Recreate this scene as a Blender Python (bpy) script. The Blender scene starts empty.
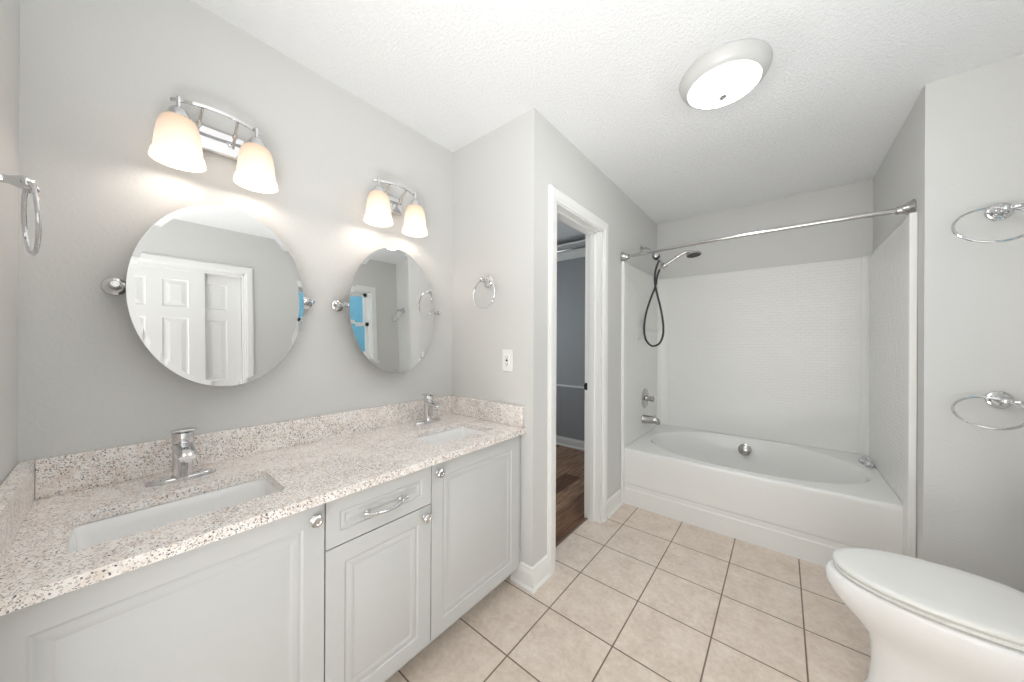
import bpy, bmesh, math, random
from mathutils import Vector, Matrix
C = bpy.context.scene.collection
S = bpy.context.scene
PI = math.pi
random.seed(7)

# ------------------------------------------------------------------ camera
cd = bpy.data.cameras.new('camera'); cam = bpy.data.objects.new('camera', cd); C.objects.link(cam)
CAM_F = 327.85
cd.sensor_fit = 'HORIZONTAL'; cd.sensor_width = 36.0
cd.lens = CAM_F / 1024 * 36.0
cd.shift_x = -1.5 / 1024; cd.shift_y = 1.57 / 1024
cd.clip_start = 0.02
cam.location = (1.6015, 0.0, 1.251)
head = 0.6869                                  # angle of the view axis from +y towards -x
fwd = Vector((-math.sin(head), math.cos(head), 0)); rgt = Vector((math.cos(head), math.sin(head), 0)); up = Vector((0, 0, 1))
ROLL = 0.0046
r2 = rgt * math.cos(ROLL) + up * math.sin(ROLL); u2 = up * math.cos(ROLL) - rgt * math.sin(ROLL)
cam.rotation_euler = Matrix((r2, u2, -fwd)).transposed().to_euler()
S.camera = cam

# ------------------------------------------------------------------ world, light levels, exposure
S.view_settings.view_transform = 'Standard'; S.view_settings.look = 'None'
S.view_settings.exposure = -0.05; S.view_settings.gamma = 1.0; S.view_settings.use_curve_mapping = False
try:
    S.cycles.use_denoising = True; S.cycles.max_bounces = 12; S.cycles.diffuse_bounces = 6
    S.cycles.sample_clamp_indirect = 6.0; S.cycles.caustics_reflective = False
except Exception:
    pass
BULB_W = 0.78          # each vanity bulb
CEIL_E = 50.0          # ceiling lamp glass
REAR_FILL_W = 30.0          # added fill light behind the camera
wd = bpy.data.worlds.new('sky'); S.world = wd; wd.use_nodes = True
nt = wd.node_tree; nt.nodes.clear()
wo = nt.nodes.new('ShaderNodeOutputWorld'); bg = nt.nodes.new('ShaderNodeBackground')
tc = nt.nodes.new('ShaderNodeTexCoord'); sx = nt.nodes.new('ShaderNodeSeparateXYZ'); cr = nt.nodes.new('ShaderNodeValToRGB')
nt.links.new(tc.outputs['Generated'], sx.inputs[0]); nt.links.new(sx.outputs['Z'], cr.inputs[0])
cr.color_ramp.elements[0].position = 0.0; cr.color_ramp.elements[0].color = (0.10, 0.27, 0.36, 1)
cr.color_ramp.elements[1].position = 0.35; cr.color_ramp.elements[1].color = (0.22, 0.52, 0.72, 1)
nt.links.new(cr.outputs[0], bg.inputs[0]); bg.inputs[1].default_value = 1.7
nt.links.new(bg.outputs[0], wo.inputs[0])

def area(name, loc, size, power, rot, color=(1, 1, 1)):
    l = bpy.data.lights.new(name, 'AREA'); l.energy = power; l.shape = 'RECTANGLE'; l.size = size[0]; l.size_y = size[1]; l.color = color
    o = bpy.data.objects.new(name, l); o.location = loc; o.rotation_euler = rot; C.objects.link(o); return o
# added area fill in the unseen bedroom, brightens the bathroom from behind the camera
area('rear_fill_light', (1.60, -3.05, 1.45), (2.4, 1.8), REAR_FILL_W, (math.radians(90), 0, 0), (0.98, 0.99, 1.0))
# added upward fill on the unseen bedroom floor, evens out walls and ceiling
area('bedroom_up_fill', (1.75, -1.15, 0.02), (2.3, 1.5), 66.0, (math.radians(180), 0, 0))

# added fill spot below the camera, aimed up to brighten the ceiling
def ceiling_fill(power):
    l = bpy.data.lights.new('ceiling_fill_spot', 'SPOT'); l.energy = power; l.spot_size = math.radians(118); l.spot_blend = 0.9; l.shadow_soft_size = 0.22; l.color = (0.97, 0.985, 1.0)
    o = bpy.data.objects.new('ceiling_fill_spot', l); o.location = (1.52, -0.05, 0.75); o.rotation_euler = Vector((-0.10, 0.26, 1.0)).to_track_quat('-Z', 'Y').to_euler(); C.objects.link(o)
ceiling_fill(80.0)
# daylight of the window above the toilet; added unseen fill light inside the closet
area('window_daylight', (3.5, 1.70, 3.0), (1.2, 1.2), 26.0, (0, math.radians(40), 0), (0.97, 0.98, 1.0))
area('closet_fill', (-1.25, 2.4, 1.4), (1.2, 1.2), 10.0, (0, math.radians(-90), 0), (0.88, 0.95, 1.0))

# ------------------------------------------------------------------ room dimensions (metres)
H = 2.44
YN, YE, XD, XC = -0.164, 1.346, 0.627, 0.512     # near wall, end wall, door wall, closet side of door wall
YT, XS, YS, XR = 3.46, 2.103, 2.352, 2.44        # tub back wall, tub right wall, stub wall, right wall
ZC, XF = 0.814, 0.588                            # counter top height, counter front edge

# ------------------------------------------------------------------ materials
def new_mat(name):
    m = bpy.data.materials.new(name); m.use_nodes = True
    return m, m.node_tree, m.node_tree.nodes['Principled BSDF']
def srgb(r, g, b):
    f = lambda c: ((c / 255 + 0.055) / 1.055) ** 2.4 if c > 10 else c / 255 / 12.92
    return (f(r), f(g), f(b), 1)
def mat(name, col, rough=0.5, metal=0.0, bump=None, spec=None, coat=0.0):
    """bump = (scale, strength, distance, detail)"""
    m, t, b = new_mat(name)
    b.inputs['Base Color'].default_value = col; b.inputs['Roughness'].default_value = rough; b.inputs['Metallic'].default_value = metal
    if spec is not None: b.inputs['Specular IOR Level'].default_value = spec
    if coat: b.inputs['Coat Weight'].default_value = coat; b.inputs['Coat Roughness'].default_value = 0.05
    if bump:
        tc = t.nodes.new('ShaderNodeTexCoord'); n = t.nodes.new('ShaderNodeTexNoise'); bp = t.nodes.new('ShaderNodeBump')
        n.inputs['Scale'].default_value = bump[0]; n.inputs['Detail'].default_value = bump[3]
        bp.inputs['Strength'].default_value = bump[1]; bp.inputs['Distance'].default_value = bump[2]
        t.links.new(tc.outputs['Object'], n.inputs['Vector']); t.links.new(n.outputs['Fac'], bp.inputs['Height']); t.links.new(bp.outputs[0], b.inputs['Normal'])
    return m
M = {}
M['wall'] = mat('wall_paint', srgb(215, 215, 213), 0.6, bump=(90, 0.25, 0.004, 3))
M['closet_wall'] = mat('closet_blue_grey', srgb(168, 171, 174), 0.6, bump=(90, 0.2, 0.004, 3))  # blue-grey wall colour, partly standing in for the closet's dim bluish light
M['trim'] = mat('trim_paint', srgb(240, 240, 238), 0.35)
M['cabinet'] = mat('cabinet_white', srgb(203, 204, 203), 0.38)
M['gap'] = mat('cabinet_carcass', srgb(205, 205, 202), 0.6)
M['chrome'] = mat('chrome', (0.72, 0.72, 0.73, 1), 0.06, 1.0)
M['nickel'] = mat('brushed_nickel', (0.50, 0.49, 0.47, 1), 0.22, 1.0)
M['steel'] = mat('polished_steel', (0.58, 0.57, 0.56, 1), 0.12, 1.0)
M['finial'] = mat('finial_cap', (0.16, 0.155, 0.15, 1), 0.5)
M['dark'] = mat('dark_metal', (0.05, 0.05, 0.05, 1), 0.35, 0.6)
M['hose'] = mat('hose_metal', (0.055, 0.055, 0.055, 1), 0.35, 0.7)
M['porcelain'] = mat('porcelain', srgb(243, 243, 242), 0.08, spec=0.5)
M['seat'] = mat('seat_plastic', srgb(232, 232, 228), 0.22)
M['tub'] = mat('tub_acrylic', srgb(235, 235, 233), 0.16)
M['plastic'] = mat('white_plastic', srgb(240, 240, 238), 0.3)
M['slot'] = mat('outlet_slot', (0.03, 0.03, 0.03, 1), 0.5)
M['grout'] = mat('silicone', srgb(120, 108, 96), 0.8)
M['bed_floor'] = mat('bedroom_carpet', srgb(190, 184, 174), 0.9)
M['lamp_pan'] = mat('lamp_pan', srgb(205, 205, 203), 0.3)

def ceiling_mat():
    m, t, b = new_mat('popcorn_ceiling'); b.inputs['Roughness'].default_value = 0.9
    tc = t.nodes.new('ShaderNodeTexCoord')
    n = t.nodes.new('ShaderNodeTexNoise'); n.inputs['Scale'].default_value = 75; n.inputs['Detail'].default_value = 5; n.inputs['Roughness'].default_value = 0.7
    r = t.nodes.new('ShaderNodeValToRGB'); r.color_ramp.elements[0].position = 0.38; r.color_ramp.elements[1].position = 0.66
    bp = t.nodes.new('ShaderNodeBump'); bp.inputs['Strength'].default_value = 0.45; bp.inputs['Distance'].default_value = 0.012
    t.links.new(tc.outputs['Object'], n.inputs['Vector']); t.links.new(n.outputs['Fac'], r.inputs[0]); t.links.new(r.outputs[0], bp.inputs['Height'])
    t.links.new(bp.outputs[0], b.inputs['Normal']); b.inputs['Base Color'].default_value = srgb(246, 247, 248)
    return m
M['ceiling'] = ceiling_mat()

def tile_mat():
    m, t, b = new_mat('floor_tile')
    N = t.nodes.new; L = t.links.new
    tc = N('ShaderNodeTexCoord'); mp = N('ShaderNodeMapping')
    mp.inputs['Location'].default_value = (-0.7558, -0.9998, 0)
    L(tc.outputs['Object'], mp.inputs['Vector'])
    br = N('ShaderNodeTexBrick'); br.offset = 0.0; br.squash = 1.0
    br.inputs['Scale'].default_value = 1.0; br.inputs['Brick Width'].default_value = 0.308; br.inputs['Row Height'].default_value = 0.308
    br.inputs['Mortar Size'].default_value = 0.0034; br.inputs['Mortar Smooth'].default_value = 0.25
    br.inputs['Color1'].default_value = (0.40, 0.40, 0.40, 1); br.inputs['Color2'].default_value = (0.60, 0.60, 0.60, 1)
    L(mp.outputs[0], br.inputs['Vector'])
    n1 = N('ShaderNodeTexNoise'); n1.inputs['Scale'].default_value = 9; n1.inputs['Detail'].default_value = 6; n1.inputs['Roughness'].default_value = 0.65
    n2 = N('ShaderNodeTexNoise'); n2.inputs['Scale'].default_value = 45; n2.inputs['Detail'].default_value = 6; n2.inputs['Roughness'].default_value = 0.7
    L(tc.outputs['Object'], n1.inputs['Vector']); L(tc.outputs['Object'], n2.inputs['Vector'])
    ad = N('ShaderNodeMath'); ad.operation = 'ADD'; L(n1.outputs['Fac'], ad.inputs[0]); L(n2.outputs['Fac'], ad.inputs[1])
    hf = N('ShaderNodeMath'); hf.operation = 'MULTIPLY'; hf.inputs[1].default_value = 0.5; L(ad.outputs[0], hf.inputs[0])
    r = N('ShaderNodeValToRGB'); e = r.color_ramp.elements
    e[0].position = 0.36; e[0].color = srgb(206, 189, 174); e[1].position = 0.64; e[1].color = srgb(233, 221, 209)
    L(hf.outputs[0], r.inputs[0])
    mg = N('ShaderNodeMix'); mg.data_type = 'RGBA'
    L(br.outputs['Fac'], mg.inputs['Factor']); L(r.outputs[0], mg.inputs[6]); mg.inputs[7].default_value = srgb(128, 112, 98)
    L(mg.outputs[2], b.inputs['Base Color']); b.inputs['Roughness'].default_value = 0.42
    iv = N('ShaderNodeMath'); iv.operation = 'SUBTRACT'; iv.inputs[0].default_value = 1.0; L(br.outputs['Fac'], iv.inputs[1])
    bp = N('ShaderNodeBump'); bp.inputs['Strength'].default_value = 0.5; bp.inputs['Distance'].default_value = 0.003
    L(iv.outputs[0], bp.inputs['Height']); L(bp.outputs[0], b.inputs['Normal'])
    return m
M['tile'] = tile_mat()

def wood_mat():
    m, t, b = new_mat('wood_plank')
    N = t.nodes.new; L = t.links.new
    tc = N('ShaderNodeTexCoord'); mp = N('ShaderNodeMapping'); mp.inputs['Rotation'].default_value = (0, 0, PI / 2)
    L(tc.outputs['Object'], mp.inputs['Vector'])
    br = N('ShaderNodeTexBrick'); br.inputs['Scale'].default_value = 1.0; br.inputs['Brick Width'].default_value = 1.1; br.inputs['Row Height'].default_value = 0.16
    br.inputs['Mortar Size'].default_value = 0.0015; br.inputs['Color1'].default_value = srgb(120, 84, 62); br.inputs['Color2'].default_value = srgb(188, 150, 122); br.inputs['Mortar'].default_value = srgb(50, 34, 26)
    L(mp.outputs[0], br.inputs['Vector'])
    m2 = N('ShaderNodeMapping'); m2.inputs['Scale'].default_value = (14, 1.6, 1); L(tc.outputs['Object'], m2.inputs['Vector'])
    n = N('ShaderNodeTexNoise'); n.inputs['Scale'].default_value = 3; n.inputs['Detail'].default_value = 6; L(m2.outputs[0], n.inputs['Vector'])
    r = N('ShaderNodeValToRGB'); e = r.color_ramp.elements; e[0].position = 0.3; e[0].color = (0.45, 0.42, 0.4, 1); e[1].position = 0.7; e[1].color = (1.1, 1.1, 1.1, 1)
    L(n.outputs['Fac'], r.inputs[0])
    mx = N('ShaderNodeMix'); mx.data_type = 'RGBA'; mx.blend_type = 'MULTIPLY'; mx.inputs['Factor'].default_value = 1.0
    L(br.outputs['Color'], mx.inputs[6]); L(r.outputs[0], mx.inputs[7]); L(mx.outputs[2], b.inputs['Base Color'])
    b.inputs['Roughness'].default_value = 0.4
    return m
M['wood'] = wood_mat()

def granite_mat():
    m, t, b = new_mat('speckled_granite')
    N = t.nodes.new; L = t.links.new
    tc = N('ShaderNodeTexCoord')
    wn = N('ShaderNodeTexNoise'); wn.inputs['Scale'].default_value = 160; wn.inputs['Detail'].default_value = 3
    L(tc.outputs['Object'], wn.inputs['Vector'])
    sb = N('ShaderNodeVectorMath'); sb.operation = 'SUBTRACT'; sb.inputs[1].default_value = (0.5, 0.5, 0.5); L(wn.outputs['Color'], sb.inputs[0])
    sc = N('ShaderNodeVectorMath'); sc.operation = 'SCALE'; sc.inputs['Scale'].default_value = 0.009; L(sb.outputs[0], sc.inputs[0])
    av = N('ShaderNodeVectorMath'); av.operation = 'ADD'; L(tc.outputs['Object'], av.inputs[0]); L(sc.outputs[0], av.inputs[1])
    # base: cream to warm beige clouds
    bn = N('ShaderNodeTexNoise'); bn.inputs['Scale'].default_value = 38; bn.inputs['Detail'].default_value = 5; bn.inputs['Roughness'].default_value = 0.65
    L(av.outputs[0], bn.inputs['Vector'])
    br = N('ShaderNodeValToRGB'); e = br.color_ramp.elements
    e[0].position = 0.34; e[0].color = srgb(232, 221, 212); e[1].position = 0.58; e[1].color = srgb(250, 247, 244)
    x = e.new(0.46); x.color = srgb(245, 238, 232)
    L(bn.outputs['Fac'], br.inputs[0])
    col = br.outputs[0]
    def specks(scale, thr, col_in, c, density_scale, dthr, soft=0.03):
        v = N('ShaderNodeTexVoronoi'); v.inputs['Scale'].default_value = scale; v.feature = 'F1'; L(av.outputs[0], v.inputs['Vector'])
        dr = N('ShaderNodeValToRGB'); dr.color_ramp.elements[0].position = thr; dr.color_ramp.elements[0].color = (1, 1, 1, 1)
        dr.color_ramp.elements[1].position = thr + 0.1; dr.color_ramp.elements[1].color = (0, 0, 0, 1); L(v.outputs['Distance'], dr.inputs[0])
        sp = N('ShaderNodeSeparateColor'); L(v.outputs['Color'], sp.inputs[0])
        dn = N('ShaderNodeTexNoise'); dn.inputs['Scale'].default_value = density_scale; dn.inputs['Detail'].default_value = 2; L(tc.outputs['Object'], dn.inputs['Vector'])
        ad = N('ShaderNodeMath'); ad.operation = 'ADD'; L(sp.outputs['Red'], ad.inputs[0]); L(dn.outputs['Fac'], ad.inputs[1])
        rr = N('ShaderNodeValToRGB'); rr.color_ramp.elements[0].position = 0.0; rr.color_ramp.elements[0].color = (0, 0, 0, 1)
        h = N('ShaderNodeMath'); h.operation = 'MULTIPLY'; h.inputs[1].default_value = 0.5; L(ad.outputs[0], h.inputs[0])
        rr.color_ramp.elements[0].position = dthr; rr.color_ramp.elements[1].position = dthr + soft; L(h.outputs[0], rr.inputs[0])
        mu = N('ShaderNodeMath'); mu.operation = 'MULTIPLY'; L(dr.outputs[0], mu.inputs[0]); L(rr.outputs[0], mu.inputs[1])
        mx = N('ShaderNodeMix'); mx.data_type = 'RGBA'; L(mu.outputs[0], mx.inputs['Factor']); L(col_in, mx.inputs[6]); mx.inputs[7].default_value = c
        return mx.outputs[2]
    col = specks(150, 0.42, col, srgb(220, 213, 208), 9, 0.54)
    col = specks(270, 0.37, col, srgb(190, 176, 170), 14, 0.60)
    col = specks(215, 0.34, col, srgb(94, 88, 94), 7, 0.655)
    col = specks(360, 0.34, col, srgb(112, 94, 94), 16, 0.655)
    L(col, b.inputs['Base Color']); b.inputs['Roughness'].default_value = 0.16
    return m
M['granite'] = granite_mat()

def surround_mat():
    m, t, b = new_mat('surround_acrylic')
    N = t.nodes.new; L = t.links.new
    b.inputs['Base Color'].default_value = srgb(235, 235, 233); b.inputs['Roughness'].default_value = 0.17
    tc = N('ShaderNodeTexCoord'); sp = N('ShaderNodeSeparateXYZ'); L(tc.outputs['Object'], sp.inputs[0])
    ad = N('ShaderNodeMath'); ad.operation = 'ADD'; L(sp.outputs['X'], ad.inputs[0]); L(sp.outputs['Y'], ad.inputs[1])
    cb = N('ShaderNodeCombineXYZ'); L(ad.outputs[0], cb.inputs['X']); L(sp.outputs['Z'], cb.inputs['Y'])
    nz = N('ShaderNodeTexNoise'); nz.inputs['Scale'].default_value = 22; nz.inputs['Detail'].default_value = 1; L(tc.outputs['Object'], nz.inputs['Vector'])
    br = N('ShaderNodeTexBrick'); br.offset = 0.5; br.inputs['Scale'].default_value = 1.0; br.inputs['Brick Width'].default_value = 0.05; br.inputs['Row Height'].default_value = 0.024
    br.inputs['Mortar Size'].default_value = 0.003; br.inputs['Mortar Smooth'].default_value = 1.0; L(cb.outputs[0], br.inputs['Vector'])
    iv = N('ShaderNodeMath'); iv.operation = 'SUBTRACT'; iv.inputs[0].default_value = 1.0; L(br.outputs['Fac'], iv.inputs[1])
    a2 = N('ShaderNodeMath'); a2.operation = 'ADD'; L(iv.outputs[0], a2.inputs[0])
    m3 = N('ShaderNodeMath'); m3.operation = 'MULTIPLY'; m3.inputs[1].default_value = 1.6; L(nz.outputs['Fac'], m3.inputs[0]); L(m3.outputs[0], a2.inputs[1])
    bp = N('ShaderNodeBump'); bp.inputs['Strength'].default_value = 0.5; bp.inputs['Distance'].default_value = 0.0022
    L(a2.outputs[0], bp.inputs['Height']); L(bp.outputs[0], b.inputs['Normal'])
    return m
M['surround'] = surround_mat()

def mirror_mat():
    m, t, b = new_mat('mirror_glass'); b.inputs['Base Color'].default_value = (0.70, 0.705, 0.70, 1); b.inputs['Metallic'].default_value = 1; b.inputs['Roughness'].default_value = 0.0
    return m
M['mirror'] = mirror_mat()

def shade_mat(name, base, tr, emit, es, trw=0.5):
    m, t, b = new_mat(name)
    N = t.nodes.new; L = t.links.new
    b.inputs['Base Color'].default_value = base; b.inputs['Roughness'].default_value = 0.25
    b.inputs['Emission Color'].default_value = emit; b.inputs['Emission Strength'].default_value = es
    tl = N('ShaderNodeBsdfTranslucent'); tl.inputs[0].default_value = tr
    mx = N('ShaderNodeMixShader'); mx.inputs[0].default_value = trw
    out = t.nodes['Material Output']
    L(b.outputs[0], mx.inputs[1]); L(tl.outputs[0], mx.inputs[2]); L(mx.outputs[0], out.inputs['Surface'])
    return m
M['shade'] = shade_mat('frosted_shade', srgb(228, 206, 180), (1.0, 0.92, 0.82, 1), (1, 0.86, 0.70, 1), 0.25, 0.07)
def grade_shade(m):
    # the glow of the glass: painted as emission by height, white below, dimmer and peach at the neck
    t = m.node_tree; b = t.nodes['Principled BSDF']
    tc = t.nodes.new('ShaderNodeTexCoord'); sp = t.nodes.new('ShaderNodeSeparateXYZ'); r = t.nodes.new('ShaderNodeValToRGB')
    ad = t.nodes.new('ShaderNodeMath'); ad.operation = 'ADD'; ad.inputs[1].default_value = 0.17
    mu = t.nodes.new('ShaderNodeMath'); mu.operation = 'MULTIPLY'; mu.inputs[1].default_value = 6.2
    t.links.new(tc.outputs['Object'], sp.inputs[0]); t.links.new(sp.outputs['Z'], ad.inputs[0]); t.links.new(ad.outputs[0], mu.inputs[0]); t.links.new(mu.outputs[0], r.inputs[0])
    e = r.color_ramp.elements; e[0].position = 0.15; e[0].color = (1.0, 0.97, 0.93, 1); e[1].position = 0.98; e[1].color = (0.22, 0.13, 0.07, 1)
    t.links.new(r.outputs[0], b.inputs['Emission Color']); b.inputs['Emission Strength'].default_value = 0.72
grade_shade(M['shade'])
M['lamp_glass'] = shade_mat('lamp_bowl_glass', srgb(250, 246, 238), (1, 0.98, 0.96, 1), (0.98, 0.98, 0.97, 1), CEIL_E)

def glass_mat():
    m = bpy.data.materials.new('window_glass'); m.use_nodes = True; t = m.node_tree; t.nodes.clear()
    o = t.nodes.new('ShaderNodeOutputMaterial'); a = t.nodes.new('ShaderNodeBsdfTransparent'); g = t.nodes.new('ShaderNodeBsdfGlossy'); x = t.nodes.new('ShaderNodeMixShader')
    g.inputs['Roughness'].default_value = 0.02; x.inputs[0].default_value = 0.06; a.inputs[0].default_value = (0.95, 0.98, 0.98, 1)
    t.links.new(a.outputs[0], x.inputs[1]); t.links.new(g.outputs[0], x.inputs[2]); t.links.new(x.outputs[0], o.inputs[0])
    return m
M['glass'] = glass_mat()

# ------------------------------------------------------------------ builders
def base_of(p):
    v = Vector((0, 0, 0))
    while p is not None:
        v = v + p.location; p = p.parent
    return v
def obj(name, bm, m, parent=None, smooth=False, bevel=0.0, angle=35, local=False):
    bmesh.ops.remove_doubles(bm, verts=bm.verts, dist=1e-6)
    bmesh.ops.recalc_face_normals(bm, faces=bm.faces)
    if parent is not None and not local:
        bmesh.ops.translate(bm, verts=bm.verts, vec=-base_of(parent))
    me = bpy.data.meshes.new(name); bm.to_mesh(me); bm.free()
    me.materials.append(M[m] if isinstance(m, str) else m)
    o = bpy.data.objects.new(name, me); C.objects.link(o)
    if parent is not None: o.parent = parent
    if bevel:
        b = o.modifiers.new('bevel', 'BEVEL'); b.width = bevel; b.segments = 3; b.limit_method = 'ANGLE'; b.angle_limit = math.radians(40)
        smooth = True
    if smooth:
        me.polygons.foreach_set('use_smooth', [True] * len(me.polygons))
        try:
            me.set_sharp_from_angle(angle=math.radians(angle))
        except Exception:
            pass
    return o
def BM(): return bmesh.new()
def box(bm, x0, x1, y0, y1, z0, z1):
    v = [bm.verts.new((x, y, z)) for x in (x0, x1) for y in (y0, y1) for z in (z0, z1)]
    for f in ((0, 1, 3, 2), (4, 6, 7, 5), (0, 4, 5, 1), (2, 3, 7, 6), (0, 2, 6, 4), (1, 5, 7, 3)):
        bm.faces.new([v[i] for i in f])
    return bm
def lathe(bm, prof, center, axis='Z', seg=32, sx=1.0, sy=1.0, caps=True):
    """prof: (radius, height) pairs along the axis"""
    A = {'Z': (Vector((1, 0, 0)), Vector((0, 1, 0)), Vector((0, 0, 1))),
         'X': (Vector((0, 1, 0)), Vector((0, 0, 1)), Vector((1, 0, 0))),
         'Y': (Vector((1, 0, 0)), Vector((0, 0, 1)), Vector((0, 1, 0)))}
    if isinstance(axis, str): u, v, w = A[axis]
    else:
        w = Vector(axis).normalized(); u = w.orthogonal().normalized(); v = w.cross(u)
    c = Vector(center); rings = []
    for r, h in prof:
        if r < 1e-6: rings.append([bm.verts.new(c + w * h)])
        else: rings.append([bm.verts.new(c + w * h + u * (r * sx * math.cos(2 * PI * k / seg)) + v * (r * sy * math.sin(2 * PI * k / seg))) for k in range(seg)])
    for a, b in zip(rings, rings[1:]):
        for k in range(seg):
            k2 = (k + 1) % seg
            if len(a) == 1 and len(b) == 1: continue
            if len(a) == 1: bm.faces.new((a[0], b[k], b[k2]))
            elif len(b) == 1: bm.faces.new((a[k], b[0], a[k2]))
            else: bm.faces.new((a[k], b[k], b[k2], a[k2]))
    if caps:
        for rg in (rings[0], rings[-1]):
            if len(rg) > 1: bm.faces.new(rg)
    return bm
def smooth_path(pts, n=8, closed=False):
    P = [Vector(p) for p in pts]; out = []; N = len(P)
    rng = range(N) if closed else range(N - 1)
    for i in rng:
        p0 = P[(i - 1) % N] if closed or i > 0 else P[0]; p1 = P[i]; p2 = P[(i + 1) % N]; p3 = P[(i + 2) % N] if closed or i + 2 < N else P[-1]
        for k in range(n):
            t = k / n
            out.append(0.5 * ((2 * p1) + (-p0 + p2) * t + (2 * p0 - 5 * p1 + 4 * p2 - p3) * t * t + (-p0 + 3 * p1 - 3 * p2 + p3) * t ** 3))
    if not closed: out.append(P[-1])
    return out
def tube(bm, path, r, seg=12, closed=False, flat=1.0):
    P = [Vector(p) for p in path]; N = len(P); rings = []
    T = []
    for i in range(N):
        a = P[(i - 1) % N] if closed or i > 0 else P[0]; b = P[(i + 1) % N] if closed or i < N - 1 else P[-1]
        T.append((b - a).normalized())
    nrm = T[0].orthogonal().normalized()
    for i in range(N):
        nrm = (nrm - T[i] * nrm.dot(T[i])).normalized(); bn = T[i].cross(nrm)
        rr = r[i] if isinstance(r, (list, tuple)) else r
        rings.append([bm.verts.new(P[i] + nrm * rr * math.cos(2 * PI * k / seg) + bn * rr * flat * math.sin(2 * PI * k / seg)) for k in range(seg)])
    for i in range(N if closed else N - 1):
        a = rings[i]; b = rings[(i + 1) % N]; off = 0
        if closed and i == N - 1:
            off = min(range(seg), key=lambda o: (a[0].co - b[o].co).length)
        for k in range(seg):
            bm.faces.new((a[k], a[(k + 1) % seg], b[(k + 1 + off) % seg], b[(k + off) % seg]))
    if not closed:
        bm.faces.new(rings[0]); bm.faces.new(rings[-1])
    return bm
def torus(bm, center, R, r, u, v, seg=56, ms=10):
    c = Vector(center); u = Vector(u).normalized(); v = Vector(v).normalized(); w = u.cross(v); rg = []
    for i in range(seg):
        a = 2 * PI * i / seg; d = u * math.cos(a) + v * math.sin(a)
        rg.append([bm.verts.new(c + d * (R + r * math.cos(2 * PI * k / ms)) + w * r * math.sin(2 * PI * k / ms)) for k in range(ms)])
    for i in range(seg):
        a, b = rg[i], rg[(i + 1) % seg]
        for k in range(ms): bm.faces.new((a[k], a[(k + 1) % ms], b[(k + 1) % ms], b[k]))
    return bm
def extrude_profile(bm, prof, p0, p1, n):
    """prof: (out, z) outline, closed; runs from p0 to p1 on the floor plan, n = outward normal"""
    n = Vector((n[0], n[1], 0)); ends = []
    for p in (p0, p1):
        ends.append([bm.verts.new(Vector((p[0], p[1], 0)) + n * a + Vector((0, 0, z))) for a, z in prof])
    k = len(prof)
    for i in range(k): bm.faces.new((ends[0][i], ends[0][(i + 1) % k], ends[1][(i + 1) % k], ends[1][i]))
    bm.faces.new(ends[0]); bm.faces.new(ends[1])
    return bm
def panelled(bm, O, U, V, Nn, w, h, thick, cells, loops, us=None, vs=None):
    """slab with front face at O; cells = (u0,u1,v0,v1) routed panels; loops = (inset, depth) from the cell edge inwards"""
    O, U, V, Nn = Vector(O), Vector(U), Vector(V), Vector(Nn)
    P = lambda u, v, d=0: bm.verts.new(O + U * u + V * v + Nn * d)
    us = sorted({0, w} | {c[0] for c in cells} | {c[1] for c in cells}); vs = sorted({0, h} | {c[2] for c in cells} | {c[3] for c in cells})
    for i in range(len(us) - 1):
        for j in range(len(vs) - 1):
            um = (us[i] + us[i + 1]) / 2; vm = (vs[j] + vs[j + 1]) / 2
            if any(c[0] < um < c[1] and c[2] < vm < c[3] for c in cells): continue
            bm.faces.new((P(us[i], vs[j]), P(us[i + 1], vs[j]), P(us[i + 1], vs[j + 1]), P(us[i], vs[j + 1])))
    for c in cells:
        prev = None
        uu = [u for u in us if c[0] <= u <= c[1]]; vv = [v for v in vs if c[2] <= v <= c[3]]
        for ins, d in [(0, 0)] + list(loops):
            q = [P(c[0] + ins, c[2] + ins, d), P(c[1] - ins, c[2] + ins, d), P(c[1] - ins, c[3] - ins, d), P(c[0] + ins, c[3] - ins, d)]
            if prev:
                for k in range(4): bm.faces.new((prev[k], prev[(k + 1) % 4], q[(k + 1) % 4], q[k]))
            prev = q
        bm.faces.new(prev)
    a = [P(0, 0), P(w, 0), P(w, h), P(0, h)]; b = [P(0, 0, -thick), P(w, 0, -thick), P(w, h, -thick), P(0, h, -thick)]
    for k in range(4): bm.faces.new((a[k], a[(k + 1) % 4], b[(k + 1) % 4], b[k]))
    bm.faces.new(b)
    return bm
def thing(name, label, cat, loc, group=None):
    o = bpy.data.objects.new(name, None); o.empty_display_size = 0.05; C.objects.link(o); o.location = loc
    o['label'] = label; o['category'] = cat
    if group: o['group'] = group
    return o
def tag(o, label, cat, group=None):
    o['label'] = label; o['category'] = cat
    if group: o['group'] = group
    return o
def struct(name, bm, m, **k):
    o = obj(name, bm, m, **k)
    if o.parent is None: o['kind'] = 'structure'
    return o
def dup(root, loc, label, rotz=0.0):
    """a copy of a thing, its parts and their sub-parts"""
    r = root.copy(); C.objects.link(r); r.location = loc; r.rotation_euler = (0, 0, rotz); r['label'] = label
    for ch in list(root.children):
        c = ch.copy(); C.objects.link(c); c.parent = r
        for g in list(ch.children):
            d = g.copy(); C.objects.link(d); d.parent = c
    return r

# ------------------------------------------------------------------ the setting
T = 0.12
bm = BM(); box(bm, -T, 0, YN - T, YE, 0, H); struct('wall_left', bm, 'wall')
# near wall, beside the camera, left of the open passage to the bedroom
DX0 = 0.80      # unseen passage to the right wall, opened up to let fill light in
bm = BM(); box(bm, 0, DX0, YN - T, YN, 0, H); struct('wall_near', bm, 'wall')
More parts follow.
